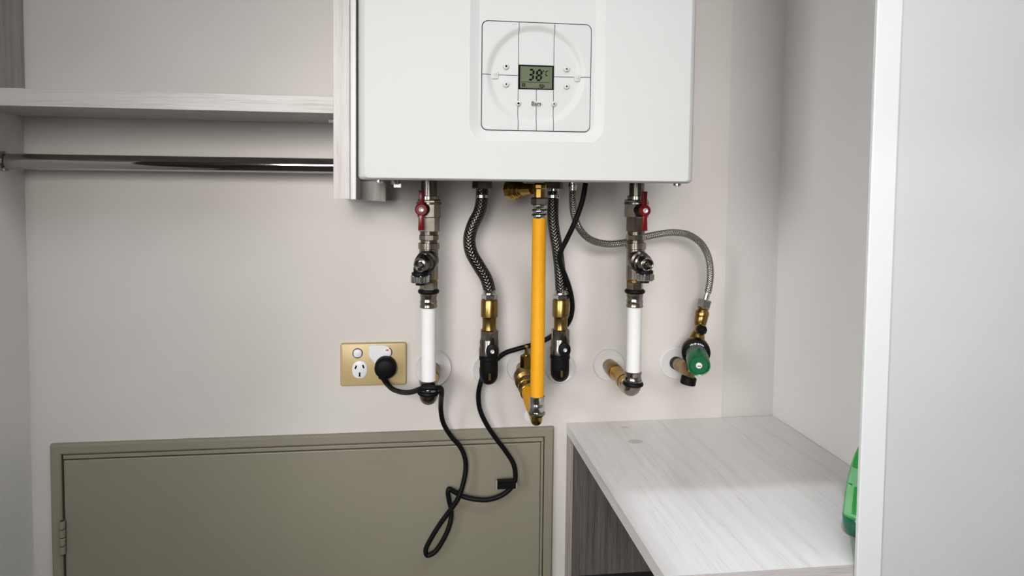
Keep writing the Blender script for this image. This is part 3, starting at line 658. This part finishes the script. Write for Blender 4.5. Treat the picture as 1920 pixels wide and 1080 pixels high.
# ================================================================== STEEL FILLING HOSE AND PRESSURE VALVE
fh_pts = [(1074, 350, -0.11), (1074, 372, -0.11), (1076, 400, -0.108), (1086, 428, -0.105), (1105, 448, -0.10), (1132, 457, -0.096), (1165, 456, -0.092), (1195, 448, -0.09), (1225, 441, -0.088), (1262, 436, -0.085), (1290, 440, -0.083), (1314, 456, -0.081), (1328, 482, -0.079), (1332, 512, -0.077), (1330, 535, -0.076), (1327, 549, -0.075)]
V = [P(*q) for q in fh_pts]
fh = thing('filling_hose', 'thin steel braided hose curving behind the right white pipe', 'hose', V[-1])
obj('braided_sleeve', tube(BM(), V, 7*S(-0.09), 18, 12), 'hose_s', fh, True, 80)
sf = S(-0.11); a = V[0]
obj('ferrule', lathe(BM(), (a.x, a.y, BZ0+0.008), (a.x, a.y, P(1074, 366, -0.11).z), [(0, 7*sf), (12*sf, 7*sf), (13*sf, 8.5*sf), (18*sf, 8.5*sf), (19*sf, 7.5*sf), (24*sf, 7.5*sf)], 24), 'steel', fh, True)
YP = -0.075; sp = S(YP)
n0, n1 = P(1327, 547, YP), P(1322, 564, YP); dn = (n1-n0).normalized()
obj('ferrule', cyl(BM(), n0-dn*0.002, n1, 6.4*sp, 24), 'steel', fh, True)
obj('hose_nut', cyl(BM(), n1-dn*3*sp, n1+dn*14*sp, 14.5*sp, 6, 0.0014, 6), 'steel', fh, True, 30)
pv = thing('pressure_valve', 'brass pressure reducing valve with a green knob', 'valve', P(1290, 720, YP))
q0 = n1+dn*12*sp; ctr = P(1303, 655, YP)
dq = (ctr-q0).normalized(); Lq = (ctr-q0).length
obj('brass_inlet', lathe(BM(), q0, ctr, [(0, 11.5*sp), (3*sp, 12.5*sp), (6*sp, 10.5*sp), (9*sp, 12.5*sp), (13*sp, 14*sp), (18*sp, 14*sp), (19*sp, 12.5*sp), (21*sp, 13.5*sp), (36*sp, 12*sp), (42*sp, 9.5*sp), (50*sp, 10*sp), (56*sp, 13*sp), (Lq, 20*sp)], 32), 'brass_dull', pv, True, 35)
g0 = P(1313, 618, YP); g1 = P(1316, 618.5, YP-0.022)
gp = obj('gauge_port', lathe(BM(), (g0.x, YP+0.004, g0.z), (g1.x, g1.y, g1.z), [(0, 12*sp), (0.020, 11.5*sp), (0.022, 10*sp)], 24), 'brass_dull', pv, True)
obj('port_plug', lathe(BM(), g1+Vector((0, 0.006, 0)), g1-Vector((0, 0.006, 0)), [(0, 9.6*sp), (0.010, 9.6*sp), (0.012, 8*sp), (0.0105, 5*sp), (0.011, 3*sp)], 8), 'black', gp, True)
# valve chamber: brass dome, black dial ring, knurled sleeve, green knob along one axis
k0 = P(1302, 648, YP+0.01); k1 = P(1311, 687, YP-0.066); dk = (k1-k0).normalized(); Lk = (k1-k0).length
obj('valve_chamber', lathe(BM(), k0, k1, [(0, 12*sp), (0.004, 22*sp), (0.012, 27*sp), (0.022, 28*sp), (0.024, 26*sp)], 40), 'brass_dull', pv, True, 50)
dr = obj('dial_ring', lathe(BM(), k0+dk*0.022, k1, [(0, 26*sp), (0.001, 28*sp), (0.009, 28*sp), (0.012, 25*sp), (0.013, 20*sp)], 40), 'black', pv, True, 40)
ex, ey, _ = frame_of(dk); up = Vector((0, 0, 1)); up = (up-dk*up.dot(dk)).normalized(); rt = up.cross(dk)*-1
if rt.x < 0: rt = -rt
bm = BM()
for i in range(9):
    a_ = math.radians(90+8.5*(4-i)); wdt = (1.6, 2.4, 1.4, 3.0, 1.8, 2.6, 1.5, 2.6, 2.0)[i]*sp; hgt = (1.8, 3.2, 2.2, 3.6, 2.2, 2.6, 3.4, 2.4, 2.0)[i]*sp
    e = rt*math.cos(a_)+up*math.sin(a_); tg = rt*-math.sin(a_)+up*math.cos(a_)
    o_ = k0+dk*0.0342+e*22.3*sp
    prism_dir(bm, [(-wdt/2, -hgt/2), (wdt/2, -hgt/2), (wdt/2, hgt/2), (-wdt/2, hgt/2)], o_, tg, e, dk, 0.0006)
obj('scale_marks', bm, 'white', dr)
obj('knurled_sleeve', gear(BM(), k0+dk*0.032, k0+dk*0.052, 19.5*sp, 20.8*sp, 26), 'greyknurl', pv)
kp = Lk-0.050
kn = obj('knob', lathe(BM(), k0+dk*0.050, k1, [(0, 20*sp), (0.002, 22*sp), (kp-0.003, 22*sp), (kp, 20.5*sp), (kp-0.001, 18.5*sp), (kp-0.004, 17*sp), (kp-0.004, 4*sp)], 14), 'green', pv, True, 28)
kn['label'] = 'green adjusting knob'
ct = k1-dk*0.004
obj('knob_screw', lathe(BM(), ct, ct+dk*0.004, [(0, 6*sp), (0.002, 6*sp), (0.003, 4.6*sp)], 20), 'white', kn, True)
obj('screw_slot', prism_dir(BM(), [(-3.2*sp, -0.9*sp), (3.2*sp, -0.9*sp), (3.2*sp, 0.9*sp), (-3.2*sp, 0.9*sp)], ct+dk*0.0029, rt, up, dk, 0.0003), 'ink', kn)
# tail from the wall and capped outlet below
W = Vector((CP.x, 0, CP.z)); tb = P(1287, 690, YP)
dt = (tb-W).normalized(); Lt = (tb-W).length
obj('brass_tail', lathe(BM(), W, tb, [(0.0, 12*sp), (0.014, 12*sp), (0.0145, 13*sp), (Lt*0.45, 13*sp), (Lt*0.5, 15*sp), (Lt*0.62, 15*sp), (Lt*0.66, 13.5*sp), (Lt*0.8, 13.5*sp), (Lt*0.84, 15.5*sp), (Lt+0.006, 14.5*sp)], 30), 'bronze', pv, True, 30)
obj('tail_nut', cyl(BM(), W, W+dt*0.022, 14*sp, 28, 0.001), 'black', pv, True)
o0, o1 = P(1299, 672, YP), P(1289, 722, YP); do = (o1-o0).normalized()
obj('valve_throat', cyl(BM(), o0, o0+do*26*sp, 13*sp, 28), 'brass_dull', pv, True)
obj('outlet_nut', cyl(BM(), o0+do*22*sp, o0+do*41*sp, 11.5*sp, 6, 0.001, 6), 'bronze', pv, True, 30)
obj('outlet_cap', cyl(BM(), o0+do*38*sp, o0+do*54*sp, 15.5*sp, 28, 0.0012), 'black', pv, True)

# ================================================================== POWER OUTLET, PLUG, CORD
oc0, oc1 = P(639, 721, 0), P(762, 641, 0)
ox, oz, ow, oh = (oc0.x+oc1.x)/2, (oc0.z+oc1.z)/2, oc1.x-oc0.x, 0.076
po = thing('power_outlet', 'champagne double power outlet with white switches on the back wall', 'power outlet', (ox, 0, oz-oh/2))
obj('face_plate', prism_y(BM(), rrect(ox, oz, ow, oh, 0.004, 5), 0, -0.0105, 0.002), 'gold', po, True, 30)
YO = -0.0105; so = S(YO)
def oq(u, v):
    p = P(u, v, YO); return p.x, p.z
for i, (u, v) in enumerate(((670.5, 662.3), (726, 660.5))):
    x, z = oq(u, v)
    rg = obj('switch_surround', lathe(BM(), (x, YO+0.002, z), (x, YO-0.002, z), [(0, 9.8*so), (0.0024, 9.8*so), (0.0028, 9*so), (0.0028, 8*so), (0.0018, 7.9*so)], 32), 'gap', po, True)
    sw = obj('switch', prism_y(BM(), rrect(x, z, 15.4*so, 15*so, 6*so, 7), YO+0.001, YO-0.003, 0.0008), 'white', po, True)
    if i: obj('red_mark', box(BM(), (x-2.6*so, YO-0.0033, z+3*so), (x+2.6*so, YO-0.0029, z+6.4*so)), 'redmark', sw)
x, z = oq(674.5, 693)
sk = obj('socket', prism_y(BM(), [(x+14*so*math.copysign(abs(math.cos(a))**0.8, math.cos(a)), z+16.8*so*math.copysign(abs(math.sin(a))**0.9, math.sin(a))) for a in [2*PI*i/40 for i in range(40)]], YO+0.002, YO-0.0016, 0.0008), 'white', po, True)
for du, dv, ang, hh in ((-7.2, 5.2, -24, 7), (6.8, 6, 18, 7), (0, -9.2, 0, 8.4)):
    bm = BM(); w = 1.5*so; h = hh/2*so
    an = math.radians(ang); pts = [(x+du*so+px_*math.cos(an)-pz_*math.sin(an), z+dv*so+px_*math.sin(an)+pz_*math.cos(an)) for px_, pz_ in ((-w, -h), (w, -h), (w, h), (-w, h))]
    obj('slot', prism_y(bm, pts, YO-0.001, YO-0.0018), 'ink', sk)
x, z = oq(712, 668)
obj('plug_adaptor', prism_y(BM(), [oq(u, v) for u, v in ((692, 648.5), (696, 647), (722, 647.2), (730, 651), (731, 690), (712, 690), (693, 670), (691.5, 664))][::-1], YO, YO-0.002, 0.0006), 'white', po)
YPG = -0.034; pc = P(722.5, 692.5, YPG); spg = S(YPG)
pts = []
for i in range(48):
    a = 2*PI*i/48; r = 21
    x_, z_ = r*math.cos(a), r*math.sin(a)
    pts.append((pc.x+x_*spg, pc.z+z_*spg))
bm = BM(); prism_y(bm, pts, YO-0.0016, YPG, 0.006)
prism_y(bm, [(pc.x-15*spg, pc.z-12*spg), (pc.x-13*spg, pc.z-20*spg), (pc.x-10*spg, pc.z-22*spg), (pc.x+2*spg, pc.z-22.5*spg), (pc.x+10*spg, pc.z-18*spg)], YO-0.004, YPG+0.006, 0.003)
plug = thing('power_plug', 'round black plug in the right socket of the outlet', 'plug', (pc.x, YO, pc.z-22*spg))
obj('plug_body', bm, 'black', plug, True, 50)
cord = [(720, 709, -0.026), (724, 717, -0.027), (734, 728, -0.05), (752, 735, -0.09), (772, 735, -0.135), (790, 729, -0.168), (802, 727, -0.1735), (816, 727, -0.1735), (826, 728, -0.160), (828, 737, -0.140), (827, 752, -0.09),
        (827, 772, -0.06), (832, 795, -0.042), (846, 818, -0.036), (863, 838, -0.034), (872, 860, -0.033), (873, 882, -0.033), (868, 908, -0.036), (858, 936, -0.038),
        (843, 958, -0.036), (824, 984, -0.034), (808, 1010, -0.033), (798, 1032, -0.033), (801, 1041, -0.033), (814, 1036, -0.033), (831, 1012, -0.032), (843, 984, -0.03), (846, 958, -0.026),
        (842, 938, -0.026), (840, 922, -0.026), (842, 917, -0.026), (850, 921, -0.026), (866, 930, -0.026), (890, 936, -0.03), (914, 937, -0.032), (938, 930, -0.033), (956, 917, -0.035), (965, 903, -0.036),
        (966, 885, -0.036), (962, 868, -0.036), (948, 846, -0.036), (930, 822, -0.04), (912, 795, -0.045), (900, 768, -0.05), (897, 742, -0.055), (901, 718, -0.06), (909, 696, -0.055), (925, 680, -0.045),
        (945, 663, -0.045), (968, 655, -0.05), (1000, 646, -0.055), (1025, 636, -0.055), (1043, 624, -0.06), (1060, 612, -0.066), (1069, 598, -0.075), (1073, 580, -0.085), (1072, 560, -0.095), (1067, 538, -0.105), (1060, 518, -0.115), (1053, 500, -0.122), (1049, 482, -0.126),
        (1053, 468, -0.130), (1062, 450, -0.134), (1074, 425, -0.14), (1085, 398, -0.145), (1093, 372, -0.15), (1098, 343, -0.15)]
V = [P(*q) for q in cord]
co = thing('power_cable', 'long black power cable looping over the beige access door', 'cable', V[23])
obj('cord', tube(BM(), V, 4.8*S(-0.05), 12, 8), 'rubber', co, True, 80)
obj('strain_relief', tube(BM(), V[:3], lambda t: (6.5-2*t)*spg, 14, 6), 'black', co, True, 80)
tg0, tg1 = P(929, 916.5, -0.036), P(970, 898, -0.036)
ct = thing('cord_tag', 'black cord tag with pale ends hanging over the access door', 'tag', ((tg0.x+tg1.x)/2, -0.036, tg0.z))
obj('tag_body', box(BM(), (tg0.x+0.003, -0.0405, tg0.z), (tg1.x-0.003, -0.0315, tg1.z), 0.001), 'black', ct)
obj('tag_end', box(BM(), (tg0.x, -0.0395, tg0.z), (tg0.x+0.003, -0.0325, tg1.z), 0.0006), 'greyink', ct)
obj('tag_end', box(BM(), (tg1.x-0.003, -0.0395, tg0.z), (tg1.x, -0.0325, tg1.z-0.006), 0.0006), 'greyink', ct)

# ================================================================== BEIGE ACCESS DOOR
AX0, AX1, AZ1, AZ0 = -0.608, 0.2605, 0.7515, 0.12
ac = thing('access_door', 'beige painted metal access door low on the back wall', 'access door', ((AX0+AX1)/2, 0, AZ0))
fw, fy = 0.0175, -0.012
def frame_piece(o0, o1, i1, i0):
    bm = BM(); rr = []
    for y, k in ((0, 0), (fy+0.003, 0), (fy, 0.18), (fy, 0.85), (fy+0.002, 1.0), (-0.001, 1.0)):
        rr.append([(Vector(a).lerp(Vector(b), k), y) for a, b in ((o0, i0), (o1, i1))])
    vs = [[bm.verts.new((p.x, y, p.y)) for p, y in r] for r in rr]
    for a, b in zip(vs, vs[1:]): bm.faces.new((a[0], a[1], b[1], b[0]))
    bm.faces.new([r[0] for r in vs]); bm.faces.new([r[1] for r in vs][::-1]); bm.faces.new((vs[0][0], vs[-1][0], vs[-1][1], vs[0][1]))
    obj('frame_rail', bm, 'beige', ac)
e = 0.0001
frame_piece((AX0+e, AZ1), (AX1-e, AZ1), (AX1-fw-e, AZ1-fw), (AX0+fw+e, AZ1-fw))
frame_piece((AX0, AZ0), (AX0, AZ1-e), (AX0+fw, AZ1-fw-e), (AX0+fw, AZ0+fw))
frame_piece((AX1, AZ1-e), (AX1, AZ0), (AX1-fw, AZ0+fw), (AX1-fw, AZ1-fw-e))
frame_piece((AX1-e, AZ0), (AX0+e, AZ0), (AX0+fw+e, AZ0+fw), (AX1-fw-e, AZ0+fw))
ix0, ix1, iz1, iz0 = AX0+fw, AX1-fw, AZ1-fw, AZ0+fw
obj('rebate_back', box(BM(), (ix0, -0.002, iz0), (ix1, -0.0002, iz1)), 'gap', ac)
obj('rebate_strip', box(BM(), (ix0+0.0022, -0.0085, iz1-0.0085), (ix1-0.0022, -0.002, iz1-0.0018), 0.0008), 'beige', ac)
obj('rebate_strip', box(BM(), (ix1-0.0062, -0.0085, iz0+0.002), (ix1-0.0018, -0.002, iz1-0.009), 0.0008), 'beige', ac)
obj('door_leaf', box(BM(), (ix0+0.0035, -0.0095, iz0+0.003), (ix1-0.0072, -0.002, iz1-0.0105), 0.0016, 3), 'beige', ac)
hx = P(118.5, 1005, -0.012).x; hz0, hz1 = P(118, 1038, -0.012).z, P(118, 975, -0.012).z
hb_ = obj('hinge', cyl(BM(), (hx, -0.0145, hz0), (hx, -0.0145, hz1), 0.0034, 16), 'gap', ac, True)
hh = (hz1-hz0)/4
for i in range(4):
    obj('knuckle', cyl(BM(), (hx, -0.0145, hz0+hh*i+0.0008), (hx, -0.0145, hz0+hh*(i+1)-0.0008), 0.0048, 20, 0.0006), 'beige', hb_, True)
# sealant bead along the top of the frame is left flush; small nail dots on the wall
for i, (u, v) in enumerate(((1044, 805), (1101, 772), (882, 757), (831, 380))):
    q = P(u, v, 0)
# ================================================================== WORKTOP AND CABINET
ZT, TH = 0.756, 0.018; WX0, WX1, WY = 0.2855, XR, -0.537
wt = thing('worktop', 'pale woodgrain laminate worktop in the right-hand corner', 'worktop', ((WX0+WX1)/2, WY/2, ZT-TH))
obj('board', box(BM(), (WX0+0.0008, WY+0.001, ZT-TH), (XS-0.0003, -0.001, ZT), 0.0004), 'wood_top', wt)
obj('board', box(BM(), (XS+0.0003, WY+0.001, ZT-TH), (WX1-0.0015, -0.001, ZT), 0.0004), 'wood_top', wt)
obj('edge_band', box(BM(), (WX0, WY, ZT-TH-0.0005), (WX0+0.0008, -0.001, ZT+0.0002), 0.0002), 'wood_top', wt)
obj('edge_band', box(BM(), (WX0, WY, ZT-TH-0.0005), (WX1-0.0015, WY+0.001, ZT+0.0002), 0.0002), 'wood_x', wt)
cb = thing('base_cabinet', 'dark charcoal woodgrain open cabinet under the worktop', 'cabinet', ((WX0+WX1)/2, -0.25, 0.0))
obj('back_board', box(BM(), (0.296, -0.016, 0.0), (XR-0.002, -0.001, ZT-TH-0.001)), 'wood_dark', cb)
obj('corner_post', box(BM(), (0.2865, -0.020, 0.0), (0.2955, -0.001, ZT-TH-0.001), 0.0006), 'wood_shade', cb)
zsh = P(1150, 1075, -0.016).z
obj('inner_shelf', box(BM(), (0.296, -0.50, zsh-0.016), (XR-0.02, -0.017, zsh)), 'black_lam', cb)
obj('side_board', box(BM(), (XR-0.018, -0.53, 0.0), (XR-0.002, -0.017, ZT-TH-0.001)), 'wood_dark', cb)
obj('front_rail', box(BM(), (0.56, -0.534, ZT-TH-0.09), (XR-0.019, -0.518, ZT-TH-0.001)), 'wood_x', cb)
# ================================================================== DETERGENT BOTTLE
bc = Vector((0.580, -0.465, ZT)); btl = thing('detergent_bottle', 'green dishwashing bottle standing on the worktop behind the white jamb', 'bottle', bc)
def oval(bm, prof, off=0.0, a0=0, a1=360, seg=40):
    full = a1-a0 >= 360; rg = []
    for z, r in prof:
        rg.append([bm.verts.new((bc.x+(r+off)*math.cos(math.radians(a0+(a1-a0)*i/seg)), bc.y+(r*0.78+off)*math.sin(math.radians(a0+(a1-a0)*i/seg)), ZT+z)) for i in range(seg if full else seg+1)])
    m_ = len(rg[0])
    for a, b in zip(rg, rg[1:]):
        for i in range(m_ if full else m_-1): bm.faces.new((a[i], a[(i+1) % m_], b[(i+1) % m_], b[i]))
    if full: bm.faces.new(rg[0][::-1]); bm.faces.new(rg[-1])
    return bm
bp = [(0.024, 0.0292), (0.030, 0.0290), (0.045, 0.0280), (0.06, 0.0262), (0.075, 0.0238), (0.09, 0.0205), (0.103, 0.0165), (0.114, 0.012), (0.120, 0.0095)]
obj('bottle_body', oval(BM(), bp), 'bot', btl, True, 60)
obj('bottle_foot', oval(BM(), [(0.0, 0.0235), (0.003, 0.0265), (0.010, 0.0287), (0.0238, 0.0296), (0.0244, 0.029)]), 'bot_dk', btl, True, 60)
lab = obj('bottle_label', oval(BM(), [(0.027, 0.0291), (0.030, 0.0290), (0.045, 0.0280), (0.06, 0.0262), (0.075, 0.0238), (0.088, 0.0209)], 0.0003, 175, 262, 24), 'bot_lab', btl, True, 60)
bm = BM()
for z_, a0_, a1_ in ((0.040, 178, 196), (0.0455, 178, 192), (0.051, 179, 198), (0.0565, 178, 190), (0.066, 180, 196)):
    rr_ = 0.0292-(z_-0.03)*0.115
    oval(bm, [(z_, rr_-0.0001), (z_+0.0018, rr_-0.0003)], 0.0006, a0_, a1_, 6)
obj('label_print', bm, 'bot_dk', lab)
bm = BM(); oval(bm, [(0.031, 0.0290), (0.042, 0.0282), (0.055, 0.0268), (0.066, 0.0252)], 0.0006, 205, 222, 8); obj('label_leaf', bm, 'bot', lab, True)
obj('bottle_cap', lathe(BM(), (bc.x, bc.y, ZT+0.119), (bc.x, bc.y, ZT+0.15), [(0, 0.0085), (0.012, 0.008), (0.013, 0.005), (0.028, 0.004), (0.030, 0.0025)], 24), 'white', btl, True)
